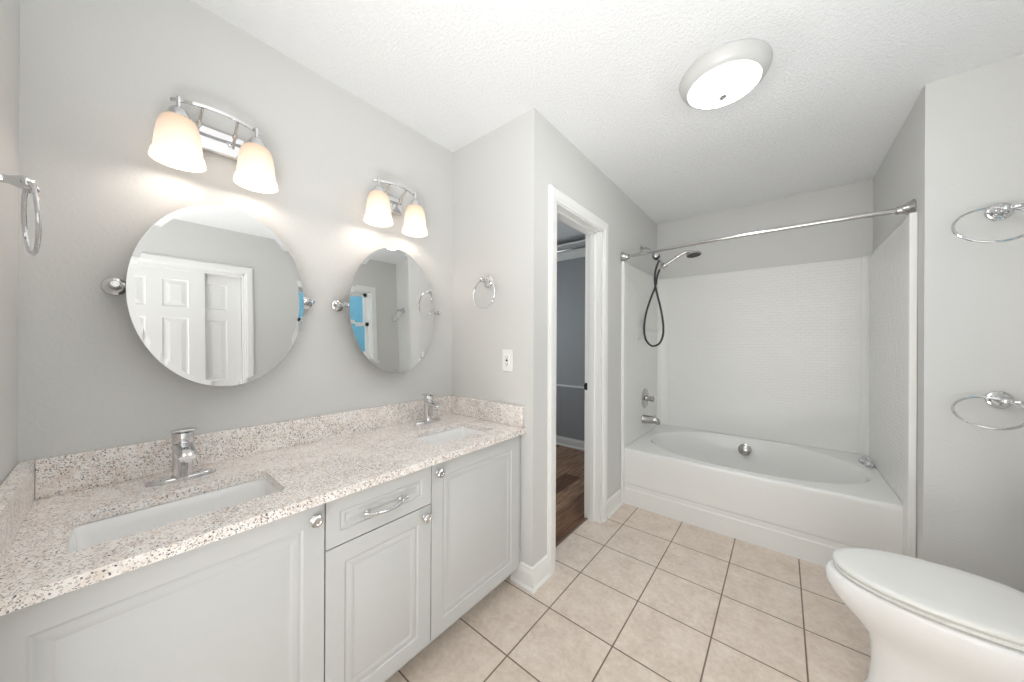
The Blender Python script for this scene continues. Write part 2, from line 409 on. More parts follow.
# end wall of the vanity and the wall with the closet doorway: one corner
DY0, DY1, DH = 1.548, 2.155, 2.04
bm = BM(); box(bm, -T, XC, YE, YE + 0.115, 0, H)
box(bm, XC, XD, YE, DY0, 0, H); box(bm, XC, XD, DY1, YT + T, 0, H); box(bm, XC, XD, DY0, DY1, DH, H); struct('wall_partition', bm, 'wall')
bm = BM(); box(bm, XD, XS, YT, YT + T, 0, H); struct('wall_far', bm, 'wall')
bm = BM(); box(bm, XS, XR + T, YS, YT + T, 0, H); struct('wall_stub', bm, 'wall')
# right wall with window and sliding closet opening
WY0, WY1, WZ0, WZ1 = 1.36, 1.995, 1.17, 2.03
KY0, KY1, KZ = -0.11, 0.775, 2.045
bm = BM()
for a in ((YN - T, KY0, 0, H), (KY0, KY1, KZ, H), (KY1, WY0, 0, H), (WY0, WY1, 0, WZ0), (WY0, WY1, WZ1, H), (WY1, YS, 0, H)):
    box(bm, XR, XR + T, *a)
struct('wall_right', bm, 'wall')
bm = BM(); box(bm, XR + T, XR + T + 0.02, KY0 - 0.1, KY1 + 0.1, 0, H); struct('wall_closet_back', bm, 'wall')
bm = BM(); box(bm, 0.0, XC + 0.02, YN - T, YE, -0.1, 0.0); box(bm, XC + 0.02, XR + 0.02, YN - T, YT + T, -0.1, 0.0); struct('floor', bm, 'tile')
bm = BM(); box(bm, -T, XR + T, YN - T, YT + T + 0.02, H, H + 0.1); struct('ceiling', bm, 'ceiling')
# walk-in closet behind the doorway
CX0, CY1 = -1.3, 3.48
bm = BM(); box(bm, CX0, XC + 0.02, YE + 0.115, CY1, -0.1, 0.0); struct('floor_closet', bm, 'wood')
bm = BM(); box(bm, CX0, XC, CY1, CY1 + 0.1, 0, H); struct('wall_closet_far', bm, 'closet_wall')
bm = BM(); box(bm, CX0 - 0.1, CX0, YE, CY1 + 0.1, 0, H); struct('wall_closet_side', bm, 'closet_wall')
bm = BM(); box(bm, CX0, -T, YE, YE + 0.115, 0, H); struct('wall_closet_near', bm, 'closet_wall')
bm = BM(); box(bm, CX0, -T, YE, CY1, H, H + 0.1); struct('ceiling_closet', bm, 'ceiling')
# bedroom beyond the entrance, behind the camera
bm = BM(); box(bm, 0, 3.2, -3.2, YN - T, -0.1, 0); struct('floor_bedroom', bm, 'bed_floor')
bm = BM(); box(bm, 0, 3.2, -3.2, YN - T, H, H + 0.1); struct('ceiling_bedroom', bm, 'ceiling')
bm = BM(); box(bm, -0.1, 0, -3.2, YN - T, 0, H); box(bm, 3.2, 3.3, -3.2, YN - T, 0, H); box(bm, XR + T, 3.2, YN - T, YN - 0.02, 0, H); box(bm, -0.1, 3.3, -3.3, -3.2, 0, H); struct('wall_bedroom', bm, 'wall')

# baseboards
BB = [(0, 0), (0.022, 0), (0.022, 0.012), (0.015, 0.022), (0.014, 0.078), (0.011, 0.092), (0.0085, 0.098), (0.008, 0.108), (0, 0.115)]
def bboard(name, segs):
    bm = BM()
    for p0, p1, n in segs: extrude_profile(bm, BB, p0, p1, n)
    return struct(name, bm, 'trim')
# mitred wrap around the outside corner of the vanity end wall
bm = BM()
def wrap(bm, path, prof):
    """path: (x, y, nx, ny) where n is the offset direction of the profile at that station"""
    R = [[bm.verts.new((x + nx * a, y + ny * a, z)) for a, z in prof] for x, y, nx, ny in path]
    for A, B in zip(R, R[1:]):
        for i in range(len(prof)): bm.faces.new((A[i], A[(i + 1) % len(prof)], B[(i + 1) % len(prof)], B[i]))
    bm.faces.new(R[0]); bm.faces.new(R[-1])
wrap(bm, [(0.50, YE, 0, -1), (XD, YE, 1, -1), (XD, DY0 - 0.066, 1, 0)], BB); struct('baseboard_corner', bm, 'trim')
bboard('baseboard_partition', [((XD, DY1 + 0.08), (XD, 2.525), (1, 0))])
bboard('baseboard_stub', [((XS, YS), (XR, YS), (0, -1))])
bboard('baseboard_right', [((XR, 0.86), (XR, YS), (-1, 0))])
bboard('baseboard_closet', [((CX0, CY1), (XC, CY1), (0, -1))])
# ribbed lower wall and its rail in the closet
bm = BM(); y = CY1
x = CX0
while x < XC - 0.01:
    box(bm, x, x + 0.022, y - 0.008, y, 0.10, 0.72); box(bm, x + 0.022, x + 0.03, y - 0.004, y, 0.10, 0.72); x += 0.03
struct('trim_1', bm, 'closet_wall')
bm = BM(); box(bm, CX0, XC, y - 0.018, y, 0.72, 0.74); struct('trim_2', bm, 'trim')

# doorway trim
CAS = [(-0.0, 0.0), (0.0, 0.010), (0.006, 0.013), (0.012, 0.013), (0.018, 0.017), (0.052, 0.019), (0.060, 0.016), (0.066, 0.012), (0.066, 0.0)]
def casing(bm, plane, sgn, a0, a1, ztop, axis):
    """casing round an opening a0..a1; plane = wall face, sgn = its outward side; axis = 'Y' if the opening runs along y"""
    pts = [(a0, 0.0, -1, 0), (a0, ztop, -1, 1), (a1, ztop, 1, 1), (a1, 0.0, 1, 0)]
    R = []
    for a, z, da, dz in pts:
        row = []
        for w, d in CAS:
            aa, zz, pp = a + da * w, z + dz * w, plane + sgn * d
            row.append(bm.verts.new((pp, aa, zz) if axis == 'Y' else (aa, pp, zz)))
        R.append(row)
    n = len(CAS)
    for A, B in zip(R, R[1:]):
        for i in range(n): bm.faces.new((A[i], A[(i + 1) % n], B[(i + 1) % n], B[i]))
    bm.faces.new(R[0]); bm.faces.new(R[-1])
bm = BM(); casing(bm, XD, 1, DY0 - 0.002, DY1 + 0.01, DH - 0.006, 'Y'); dc = struct('door_1', bm, 'trim', smooth=False)
bm = BM()
for y0, y1 in ((DY0 - 0.0, DY0 + 0.014), (DY1 - 0.014, DY1)): box(bm, XC - 0.004, XD + 0.003, y0, y1, 0, DH)
box(bm, XC - 0.004, XD + 0.003, DY0, DY1, DH - 0.014, DH)
for y0, y1 in ((DY0 + 0.014, DY0 + 0.025), (DY1 - 0.025, DY1 - 0.014)): box(bm, 0.549, 0.584, y0, y1, 0, DH - 0.014)
box(bm, 0.549, 0.584, DY0 + 0.014, DY1 - 0.014, DH - 0.025, DH - 0.014)
struct('door_jamb', bm, 'trim', parent=dc)
bm = BM(); box(bm, XC - 0.003, XC + 0.016, DY1 - 0.0165, DY1 - 0.0138, 0.915, 0.965); box(bm, XC - 0.008, XC - 0.002, DY1 - 0.018, DY1 - 0.008, 0.920, 0.955)
struct('strike_plate', bm, 'dark', parent=dc)
bm = BM(); box(bm, 0.524, 0.536, DY0 + 0.014, DY1 - 0.014, 0.0, 0.004); struct('threshold_strip', bm, 'grout', parent=dc)

# sliding closet doors on the right wall (seen in the big mirror)
bm = BM(); casing(bm, XR, -1, KY0, KY1, KZ, 'Y'); d2 = struct('door_2', bm, 'trim')
bm = BM(); box(bm, XR, XR + T, KY0 - 0.001, KY0 + 0.012, 0, KZ); box(bm, XR, XR + T, KY1 - 0.012, KY1, 0, KZ); box(bm, XR, XR + T, KY0, KY1, KZ - 0.012, KZ); box(bm, XR + 0.004, XR + 0.02, KY0, KY1, KZ - 0.03, KZ - 0.01)
struct('door_jamb', bm, 'trim', parent=d2)
LP = [(0.008, -0.010), (0.016, -0.010), (0.045, -0.002)]
def six_panel(xf, y0, w, h):
    bm = BM(); st = 0.10; mid = 0.09; cw = (w - 2 * st - mid) / 2
    cells = []
    for k in range(2):
        u = st + k * (cw + mid)
        cells += [(u, u + cw, 0.20, 0.86), (u, u + cw, 1.06, 1.60), (u, u + cw, 1.69, 1.92)]
    panelled(bm, (xf, y0 + w, 0.012), (0, -1, 0), (0, 0, 1), (-1, 0, 0), w, h, 0.032, cells, LP)
    return bm
struct('door_leaf', six_panel(XR + 0.012, KY0 + 0.014, 0.60, 2.02), 'trim', parent=d2)
struct('door_leaf', six_panel(XR + 0.055, KY1 - 0.60, 0.585, 2.012), 'trim', parent=d2)

# window above the toilet tank (seen in the far mirror)
bm = BM(); casing_pts = None
def wframe():
    bm = BM(); w = 0.06
    for a in ((WY0 - w, WY0, WZ0 - w, WZ1 + w), (WY1, WY1 + w, WZ0 - w, WZ1 + w), (WY0, WY1, WZ1, WZ1 + w), (WY0, WY1, WZ0 - w, WZ0)):
        box(bm, XR - 0.016, XR, *a)
    for a in ((WY0, WY0 + 0.012, WZ0, WZ1), (WY1 - 0.012, WY1, WZ0, WZ1), (WY0, WY1, WZ1 - 0.012, WZ1), (WY0, WY1, WZ0, WZ0 + 0.012)):
        box(bm, XR, XR + T, *a)
    return bm
w1 = struct('window_1', wframe(), 'trim')
bm = BM(); box(bm, XR - 0.045, XR + 0.02, WY0 - 0.075, WY1 + 0.075, WZ0 - 0.012, WZ0 + 0.01); struct('window_sill', bm, 'trim', parent=w1)
zm = 1.63
def sash(x, z0, z1):
    bm = BM(); a, b = WY0 + 0.012, WY1 - 0.012
    for q in ((a, a + 0.04, z0, z1), (b - 0.04, b, z0, z1), (a, b, z0, z0 + 0.04), (a, b, z1 - 0.04, z1)): box(bm, x, x + 0.03, *q)
    return bm
struct('window_sash', sash(XR + 0.075, zm - 0.02, WZ1 - 0.012), 'trim', parent=w1)
struct('window_sash', sash(XR + 0.042, WZ0 + 0.012, zm + 0.02), 'trim', parent=w1)
bm = BM(); box(bm, XR + 0.088, XR + 0.092, WY0 + 0.04, WY1 - 0.04, zm, WZ1 - 0.04); struct('window_pane', bm, 'glass', parent=w1)
bm = BM(); box(bm, XR + 0.055, XR + 0.059, WY0 + 0.04, WY1 - 0.04, WZ0 + 0.04, zm); struct('window_pane', bm, 'glass', parent=w1)

# ------------------------------------------------------------------ vanity cabinet
XV = 0.565                                    # face of the doors
vc = thing('vanity_cabinet', 'long white vanity cabinet with raised panel doors under the granite counter', 'cabinet', (0.28, 0.6, 0.0))
bm = BM(); zt_ = ZC - 0.028; xb_ = XV - 0.022
for y_ in (YN + 0.003, 0.386, 0.763, YE - 0.021): box(bm, 0.003, xb_, y_, y_ + 0.018, 0.098, zt_)
box(bm, 0.003, xb_, YN + 0.003, YE - 0.003, 0.098, 0.116); box(bm, 0.003, 0.009, YN + 0.003, YE - 0.003, 0.098, zt_)
for z0_, z1_ in ((zt_ - 0.03, zt_), (0.098, 0.14)): box(bm, xb_ - 0.018, xb_, YN + 0.003, YE - 0.003, z0_, z1_)
box(bm, xb_ - 0.018, xb_, 0.386, 0.781, 0.615, 0.65)
box(bm, 0.457, 0.475, YN + 0.003, YE - 0.003, 0.0, 0.098)
obj('body', bm, 'gap', vc)
DL = [(0.003, -0.005), (0.007, -0.005), (0.010, -0.003), (0.026, -0.003), (0.029, -0.0048), (0.032, -0.0048), (0.046, -0.001)]
def door_front(y0, y1, z0, z1, m=0.055, loops=DL):
    bm = BM(); panelled(bm, (XV, y0, z0), (0, 1, 0), (0, 0, 1), (1, 0, 0), y1 - y0, z1 - z0, 0.019, [(m, y1 - y0 - m, m, z1 - z0 - m)], loops)
    return bm
ZD0, ZD1 = 0.104, 0.778
d1 = obj('door', door_front(YN + 0.012, 0.3935, ZD0, ZD1), 'cabinet', vc, bevel=0.0022)
d2_ = obj('door', door_front(0.3975, 0.7705, ZD0, 0.6315), 'cabinet', vc, bevel=0.0022)
d3_ = obj('door', door_front(0.7745, 1.310, ZD0, ZD1), 'cabinet', vc, bevel=0.0022)
dr = obj('drawer', door_front(0.3975, 0.7705, 0.6355, ZD1, 0.040, [(0.002, -0.005), (0.006, -0.005), (0.008, -0.003), (0.016, -0.003), (0.018, -0.005), (0.021, -0.005), (0.028, -0.001)]), 'cabinet', vc, bevel=0.0022)
bm = BM(); box(bm, XV - 0.03, XV - 0.016, 1.3125, YE - 0.003, 0.104, ZC - 0.028); obj('filler_strip', bm, 'cabinet', vc)
def knob(y, z, par):
    bm = BM(); lathe(bm, [(0.011, 0), (0.011, 0.003), (0.006, 0.006), (0.006, 0.013), (0.0125, 0.017), (0.0165, 0.022), (0.0165, 0.025), (0.013, 0.0285), (0.008, 0.0285), (0.006, 0.0265), (0.0, 0.0265)], (XV + 0.0002, y, z), 'X', 28)
    return obj('knob', bm, 'chrome', par, smooth=True)
knob(0.367, 0.742, d1); knob(0.742, 0.598, d2_); knob(0.802, 0.745, d3_)
bm = BM()
yc, zc = 0.580, 0.7005
for s in (-1, 1):
    lathe(bm, [(0.010, 0), (0.010, 0.004), (0.005, 0.008), (0.0045, 0.02)], (XV, yc + s * 0.060, zc), 'X', 18)
pth = smooth_path([(XV + 0.014, yc - 0.078, zc + 0.003), (XV + 0.021, yc - 0.060, zc), (XV + 0.024, yc - 0.035, zc - 0.006), (XV + 0.027, yc, zc - 0.009), (XV + 0.024, yc + 0.035, zc - 0.006), (XV + 0.021, yc + 0.060, zc), (XV + 0.014, yc + 0.078, zc + 0.003)], 8)
rad = []
for i in range(len(pth)):
    t_ = i / (len(pth) - 1); s_ = abs(t_ - 0.5) * 2
    rad.append(0.0055 + 0.0018 * math.cos(t_ * 2 * PI * 3) * (1 if s_ > 0.35 else 0.3))
tube(bm, pth, rad, 12); obj('pull_handle', bm, 'chrome', dr, smooth=True)

# ------------------------------------------------------------------ counter
SX0, SX1 = 0.238, 0.468
SK = [(-0.062, 0.326), (0.872, 1.222)]
def rounded(x0, x1, y0, y1, r, n=6):
    out = []
    for cx, cy, a0 in ((x1 - r, y1 - r, 0), (x0 + r, y1 - r, 90), (x0 + r, y0 + r, 180), (x1 - r, y0 + r, 270)):
        for k in range(n + 1):
            a = math.radians(a0 + 90 * k / n); out.append((cx + r * math.cos(a), cy + r * math.sin(a)))
    return out
def fill_plate(bm, outer, holes, z0, z1):
    for z in (z0, z1):
        es = []
        for lp in [outer] + holes:
            vs = [bm.verts.new((x, y, z)) for x, y in lp]
            es += [bm.edges.new((vs[i], vs[(i + 1) % len(vs)])) for i in range(len(vs))]
        bmesh.ops.triangle_fill(bm, use_beauty=True, edges=es)
    for lp in [outer] + holes:
        a = [bm.verts.new((x, y, z0)) for x, y in lp]; b = [bm.verts.new((x, y, z1)) for x, y in lp]
        for i in range(len(lp)): bm.faces.new((a[i], a[(i + 1) % len(lp)], b[(i + 1) % len(lp)], b[i]))
ct = thing('countertop', 'speckled cream granite countertop with two rectangular sink cut-outs', 'countertop', (0.3, 0.6, ZC - 0.027))
bm = BM()
outer = [(0.001, YN + 0.001), (XF, YN + 0.001), (XF, YE - 0.001), (0.001, YE - 0.001)]
fill_plate(bm, outer, [rounded(SX0, SX1, a, b, 0.018) for a, b in SK], ZC - 0.027, ZC)
obj('slab', bm, 'granite', ct, bevel=0.0015)
ZB = ZC + 0.108
bm = BM(); box(bm, 0.001, 0.021, YN + 0.0285, YE - 0.022, ZC, ZB); obj('backsplash', bm, 'granite', ct, bevel=0.002)
bm = BM(); box(bm, 0.001, XF - 0.012, YN + 0.001, YN + 0.028, ZC, ZB); obj('backsplash', bm, 'granite', ct, bevel=0.002)
bm = BM(); box(bm, 0.001, XF - 0.015, YE - 0.0215, YE - 0.001, ZC, ZB); obj('backsplash', bm, 'granite', ct, bevel=0.004)

# undermount sinks
def make_sink(y0, y1, label):
    xc, yc = (SX0 + SX1) / 2, (y0 + y1) / 2
    t = thing('sink', label, 'sink', (xc, yc, ZC - 0.18), 'white undermount sinks in the granite counter')
    bm = BM(); loops = []
    zt = ZC - 0.028
    for ins, z, r in ((-0.030, zt, 0.04), (-0.004, zt, 0.026), (0.0, zt - 0.004, 0.024), (0.003, zt - 0.03, 0.026), (0.012, zt - 0.105, 0.032), (0.020, zt - 0.122, 0.032), (0.034, zt - 0.130, 0.03), (0.075, zt - 0.136, 0.012)):
        loops.append([bm.verts.new((x, y, z)) for x, y in rounded(SX0 + ins, SX1 - ins, y0 + ins, y1 - ins, r)])
    for A, B in zip(loops, loops[1:]):
        for i in range(len(A)): bm.faces.new((A[i], A[(i + 1) % len(A)], B[(i + 1) % len(A)], B[i]))
    bm.faces.new(loops[-1])
    o = obj('basin', bm, 'porcelain', t, smooth=True, angle=60)
    so = o.modifiers.new('shell', 'SOLIDIFY'); so.thickness = 0.008; so.offset = -1
    bm = BM(); lathe(bm, [(0.0, 0.006), (0.014, 0.005), (0.016, 0.002), (0.023, 0.002), (0.025, 0.0)], (xc, yc, zt - 0.136), 'Z', 28); obj('drain', bm, 'chrome', t, smooth=True)
    return t
make_sink(SK[0][0], SK[0][1], 'white rectangular undermount sink nearest the camera, in front of the left faucet')
make_sink(SK[1][0], SK[1][1], 'white rectangular undermount sink at the far end, in front of the right faucet')

# faucets
def make_faucet(x, y, label):
    t = thing('faucet', label, 'faucet', (x, y, ZC), 'chrome single lever faucets behind the sinks')
    bm = BM(); n = 10; out = []
    L_, W_ = 0.080, 0.024
    for k in range(40):
        a = 2 * PI * k / 40; cx, sy_ = math.cos(a), math.sin(a)
        out.append((x + W_ * math.copysign(abs(cx) ** 0.75, cx) * (1 - 0.45 * abs(sy_) ** 3), y + L_ * sy_))
    lo = [bm.verts.new((a, b, ZC)) for a, b in out]; mi = [bm.verts.new((a, b, ZC + 0.009)) for a, b in out]
    hi = [bm.verts.new((x + (a - x) * 0.90, y + (b - y) * 0.97, ZC + 0.012)) for a, b in out]
    for A, B in ((lo, mi), (mi, hi)):
        for i in range(40): bm.faces.new((A[i], A[(i + 1) % 40], B[(i + 1) % 40], B[i]))
    bm.faces.new(hi); bm.faces.new(lo); obj('deck_plate', bm, 'chrome', t, smooth=True)
    bm = BM(); lathe(bm, [(0.025, 0.010), (0.025, 0.015), (0.0240, 0.020), (0.0235, 0.05), (0.0235, 0.112), (0.0245, 0.116), (0.0, 0.116)], (x, y, ZC), 'Z', 36); obj('body', bm, 'chrome', t, smooth=True)
    # spout: flattened tube sloping out over the sink
    bm = BM(); R = []
    for dx, dz, w, h in ((-0.006, 0.102, 0.0215, 0.013), (0.03, 0.106, 0.0225, 0.013), (0.07, 0.102, 0.0215, 0.011), (0.094, 0.095, 0.020, 0.010), (0.104, 0.090, 0.018, 0.008)):
        R.append([bm.verts.new((x + dx, y + w * math.copysign(abs(math.cos(a)) ** 0.6, math.cos(a)), ZC + dz + h * math.copysign(abs(math.sin(a)) ** 0.7, math.sin(a)))) for a in [2 * PI * k / 24 for k in range(24)]])
    for A, B in zip(R, R[1:]):
        for i in range(24): bm.faces.new((A[i], A[(i + 1) % 24], B[(i + 1) % 24], B[i]))
    bm.faces.new(R[0]); bm.faces.new(R[-1])
    lathe(bm, [(0.0115, -0.008), (0.0115, 0.004)], (x + 0.092, y, ZC + 0.084), 'Z', 20)
    obj('spout', bm, 'chrome', t, smooth=True)
    # lever: domed cap with a flat paddle on top
    bm = BM(); lathe(bm, [(0.0255, 0.1175), (0.0265, 0.119), (0.0265, 0.146), (0.025, 0.149), (0.0, 0.150)], (x, y, ZC), 'Z', 36)
    R = []
    for dx, dz, w, h in ((-0.030, 0.149, 0.024, 0.004), (-0.026, 0.151, 0.0265, 0.007), (0.0, 0.154, 0.0275, 0.008), (0.026, 0.158, 0.0275, 0.007), (0.042, 0.161, 0.027, 0.005), (0.048, 0.162, 0.022, 0.002)):
        R.append([bm.verts.new((x + dx, y + w * math.copysign(abs(math.cos(a)) ** 0.5, math.cos(a)), ZC + dz + h * math.copysign(abs(math.sin(a)) ** 0.6, math.sin(a)))) for a in [2 * PI * k / 24 for k in range(24)]])
    for A, B in zip(R, R[1:]):
        for i in range(24): bm.faces.new((A[i], A[(i + 1) % 24], B[(i + 1) % 24], B[i]))
    bm.faces.new(R[0]); bm.faces.new(R[-1])
    obj('lever', bm, 'chrome', t, smooth=True)
    return t
fa = make_faucet(0.132, 0.140, 'chrome single lever faucet behind the near sink, larger of the two in view')
dup(fa, (0.112, 1.088, ZC), 'chrome single lever faucet behind the far sink, near the end wall')

# ------------------------------------------------------------------ pivot mirrors
def make_mirror(yc, label):
    zc, a, b, tilt = 1.411, 0.2355, 0.318, math.radians(2.0)
    xm = 0.083
    t = thing('pivot_mirror', label, 'mirror', (0, yc, zc), 'oval mirrors above the vanity')
    bm = BM(); n = 96
    def ring(k, dx):
        out = []
        for i in range(n):
            an = 2 * PI * i / n; y = a * k[0] * math.cos(an); z = b * k[1] * math.sin(an)
            # tilt about y: top leans back to the wall
            X_ = dx * math.cos(tilt) - z * math.sin(tilt); Z_ = dx * math.sin(tilt) + z * math.cos(tilt)
            out.append(bm.verts.new((xm + X_, yc + y, zc + Z_)))
        return out
    bev = 0.016
    inner = ring((1 - bev / a, 1 - bev / b), 0.0); edge = ring((1, 1), -0.0005); back = ring((1, 1), -0.006)
    bm.faces.new(inner)
    for A, B in ((inner, edge), (edge, back)):
        for i in range(n): bm.faces.new((A[i], A[(i + 1) % n], B[(i + 1) % n], B[i]))
    bm.faces.new(back)
    obj('mirror_glass', bm, 'mirror', t)
    for s in (-1, 1):
        yy = yc + s * 0.262 + 0.006
        bm = BM(); lathe(bm, [(0.0, 0.001), (0.026, 0.001), (0.028, 0.004), (0.026, 0.008), (0.020, 0.011), (0.0195, 0.014), (0.014, 0.018), (0.0115, 0.024), (0.0095, 0.060), (0.0115, 0.068), (0.0115, 0.080), (0.009, 0.086), (0.0, 0.087)], (0, yy, zc + 0.008), 'X', 36)
        tube(bm, [(0.076, yy, zc + 0.008), (0.077, yc + s * 0.237, zc + 0.006)], 0.0055, 14)
        lathe(bm, [(0.008, 0), (0.0095, 0.004), (0.008, 0.008)], (0.077, yc + s * 0.237 + (0 if s > 0 else -0.008), zc + 0.006), 'Y', 18)
        obj('pivot_bracket', bm, 'chrome', t, smooth=True)
    return t
make_mirror(0.258, 'large oval frameless mirror nearest the camera, reflecting white panelled closet doors')
make_mirror(0.914, 'oval frameless mirror near the end wall, reflecting a window and grey wall')

# ------------------------------------------------------------------ vanity lights
def make_vlight(yc, label):
    t = thing('vanity_light', label, 'wall light', (0, yc, 1.98), 'chrome two-shade vanity lights above the mirrors')
    bm = BM(); box(bm, 0.001, 0.020, yc - 0.085, yc + 0.085, 1.930, 2.015); obj('back_plate', bm, 'chrome', t, bevel=0.006)
    bm = BM(); pr = []
    for k in range(25):
        s = -1 + 2 * k / 24; pr.append((0.122 - 0.030 * s * s, yc + 0.118 * s, 2.022 + 0.006 * (1 - s * s)))
    R = []
    for i, p in enumerate(pr):
        R.append([bm.verts.new((p[0] + dx, p[1], p[2] + dz)) for dx, dz in ((-0.003, -0.005), (0.003, -0.005), (0.003, 0.005), (-0.003, 0.005))])
    for A, B in zip(R, R[1:]):
        for i in range(4): bm.faces.new((A[i], A[(i + 1) % 4], B[(i + 1) % 4], B[i]))
    bm.faces.new(R[0]); bm.faces.new(R[-1]); obj('front_bar', bm, 'chrome', t)
    for s in (-1, 1):
        bm = BM(); tube(bm, [(0.012, yc + s * 0.050, 1.965), (0.060, yc + s * 0.048, 1.994), (0.114, yc + s * 0.045, 2.023)], 0.0045, 12)
        lathe(bm, [(0.007, -0.008), (0.0085, 0), (0.007, 0.008)], (0.060, yc + s * 0.048, 1.994), (0.8, 0, 0.6), 14)
        obj('strut', bm, 'chrome', t, smooth=True)
    for s in (-1, 1):
        ys, xs = yc + s * 0.100, 0.110
        bm = BM(); lathe(bm, [(0.0, 2.030), (0.006, 2.030), (0.006, 1.994), (0.016, 1.992), (0.022, 1.986), (0.026, 1.976), (0.030, 1.966), (0.030, 1.956), (0.0, 1.955)], (xs, ys, 0), 'Z', 28); obj('socket_cup', bm, 'chrome', t, smooth=True)
        bm = BM()
        pf = [(0.026, 1.963), (0.036, 1.959), (0.044, 1.948), (0.050, 1.925), (0.054, 1.895), (0.0565, 1.868), (0.0575, 1.852), (0.062, 1.845), (0.0645, 1.832), (0.0655, 1.822)]
        inn = [(r - 0.003, z) for r, z in reversed(pf)]
        lathe(bm, pf + inn, (xs, ys, 0), 'Z', 40, caps=False)
        sh = obj('lamp_shade', bm, 'shade', t, smooth=True, angle=50)
        bm = BM(); lathe(bm, [(0.0, 1.868), (0.012, 1.871), (0.021, 1.884), (0.022, 1.897), (0.015, 1.922), (0.012, 1.955)], (xs, ys, 0), 'Z', 20)
        mb, tt, bb = new_mat('bulb_glass'); bb.inputs['Emission Color'].default_value = (1, 0.94, 0.86, 1); bb.inputs['Emission Strength'].default_value = 5; bb.inputs['Base Color'].default_value = (1, 1, 1, 1)
        obj('bulb', bm, mb, sh, smooth=True)
    return t
def bulb_light(y):
    l = bpy.data.lights.new('bulb_light', 'POINT'); l.energy = BULB_W; l.shadow_soft_size = 0.024; l.color = (1.0, 0.98, 0.955)
    o = bpy.data.objects.new('bulb_light', l); o.location = (0.110, y, 1.850); C.objects.link(o)
va = make_vlight(0.2295, 'chrome two-shade vanity light above the large near mirror')
dup(va, (0, 0.900, 1.98), 'chrome two-shade vanity light above the far mirror, closer to the end wall')
for yv in (0.2295, 0.900):
    for s in (-1, 1): bulb_light(yv + s * 0.1)

# ------------------------------------------------------------------ ceiling light
LX, LY = 1.395, 1.700
cl = thing('ceiling_light', 'round flush ceiling light with white rim and glowing glass bowl', 'ceiling light', (LX, LY, H - 0.10))
bm = BM(); lathe(bm, [(0.0, 2.439), (0.169, 2.439), (0.172, 2.435), (0.172, 2.426), (0.167, 2.412), (0.157, 2.396), (0.147, 2.386), (0.138, 2.382), (0.130, 2.384), (0.128, 2.392)], (LX, LY, 0), 'Z', 72, caps=False); obj('rim', bm, 'lamp_pan', cl, smooth=True)
bm = BM(); lathe(bm, [(0.131, 2.392), (0.130, 2.385), (0.120, 2.372), (0.100, 2.360), (0.074, 2.350), (0.042, 2.344), (0.0, 2.341)], (LX, LY, 0), 'Z', 72, caps=False); obj('glass_bowl', bm, 'lamp_glass', cl, smooth=True)
bm = BM(); lathe(bm, [(0.0, 2.341), (0.015, 2.341), (0.017, 2.337), (0.015, 2.333), (0.009, 2.330), (0.006, 2.325), (0.0, 2.323)], (LX, LY, 0), 'Z', 24); obj('finial', bm, 'finial', cl, smooth=True)

# ------------------------------------------------------------------ towel rings
def make_ring(label, R, tilt, swing, yaw, wire=0.0046):
    """built at the origin: wall plane y = 0, room side -y; hung at the post end"""
    t = thing('towel_ring', label, 'towel ring', (0, 0, 0), 'chrome towel rings on the bathroom walls')
    bm = BM(); lathe(bm, [(0.0, 0.0), (0.036, 0.0), (0.037, 0.003), (0.034, 0.007), (0.028, 0.008), (0.024, 0.012), (0.0, 0.013)], (0, 0, 0), (0, -1, 0), 40); obj('wall_plate', bm, 'chrome', t, smooth=True)
    bm = BM(); lathe(bm, [(0.014, 0.011), (0.013, 0.018), (0.0085, 0.024), (0.0075, 0.040), (0.010, 0.046), (0.0125, 0.054), (0.0125, 0.060), (0.009, 0.067), (0.0, 0.070)], (0, 0, 0), (0, -1, 0), 28); obj('post', bm, 'chrome', t, smooth=True)
    bm = BM(); lathe(bm, [(0.0, -0.017), (0.006, -0.015), (0.0085, -0.009), (0.006, -0.003), (0.006, 0.003), (0.009, 0.010), (0.006, 0.017), (0.0075, 0.022), (0.0105, 0.030), (0.007, 0.039), (0.0, 0.041)], (0, -0.060, 0), 'X', 24); obj('hub', bm, 'chrome', t, smooth=True)
    ux = Vector((math.cos(yaw), math.sin(yaw), 0)); n = Vector((math.sin(yaw), -math.cos(yaw), 0)); dn = Vector((0, 0, -1)) * math.cos(tilt) + n * math.sin(tilt)
    c = Vector((0, -0.060, 0)) + ux * (R * math.sin(swing)) + dn * (R * math.cos(swing))
    bm = BM(); torus(bm, c, R, wire, ux, dn); obj('ring', bm, 'chrome', t, smooth=True)
    return t
def place(t, loc, rz=0): t.location = loc; t.rotation_euler = (0, 0, rz); return t
place(make_ring('chrome towel ring on the right wall above another ring, higher of that pair', 0.099, 0.60, -0.49, 0.0), (2.302, YS, 1.808))
place(make_ring('chrome towel ring on the right wall above the toilet, lower of that pair', 0.087, 0.91, -0.60, -0.15), (2.304, YS, 1.022))
place(make_ring('small chrome towel ring on the white end wall above the outlet', 0.080, 0.05, 0.30, 0.0, 0.0038), (0.316, YE, 1.594))
place(make_ring('chrome towel ring cut by the left edge, on the near side wall', 0.066, 0.05, 0.0, 0.20, 0.0033), (0.495, YN, 1.548), PI)

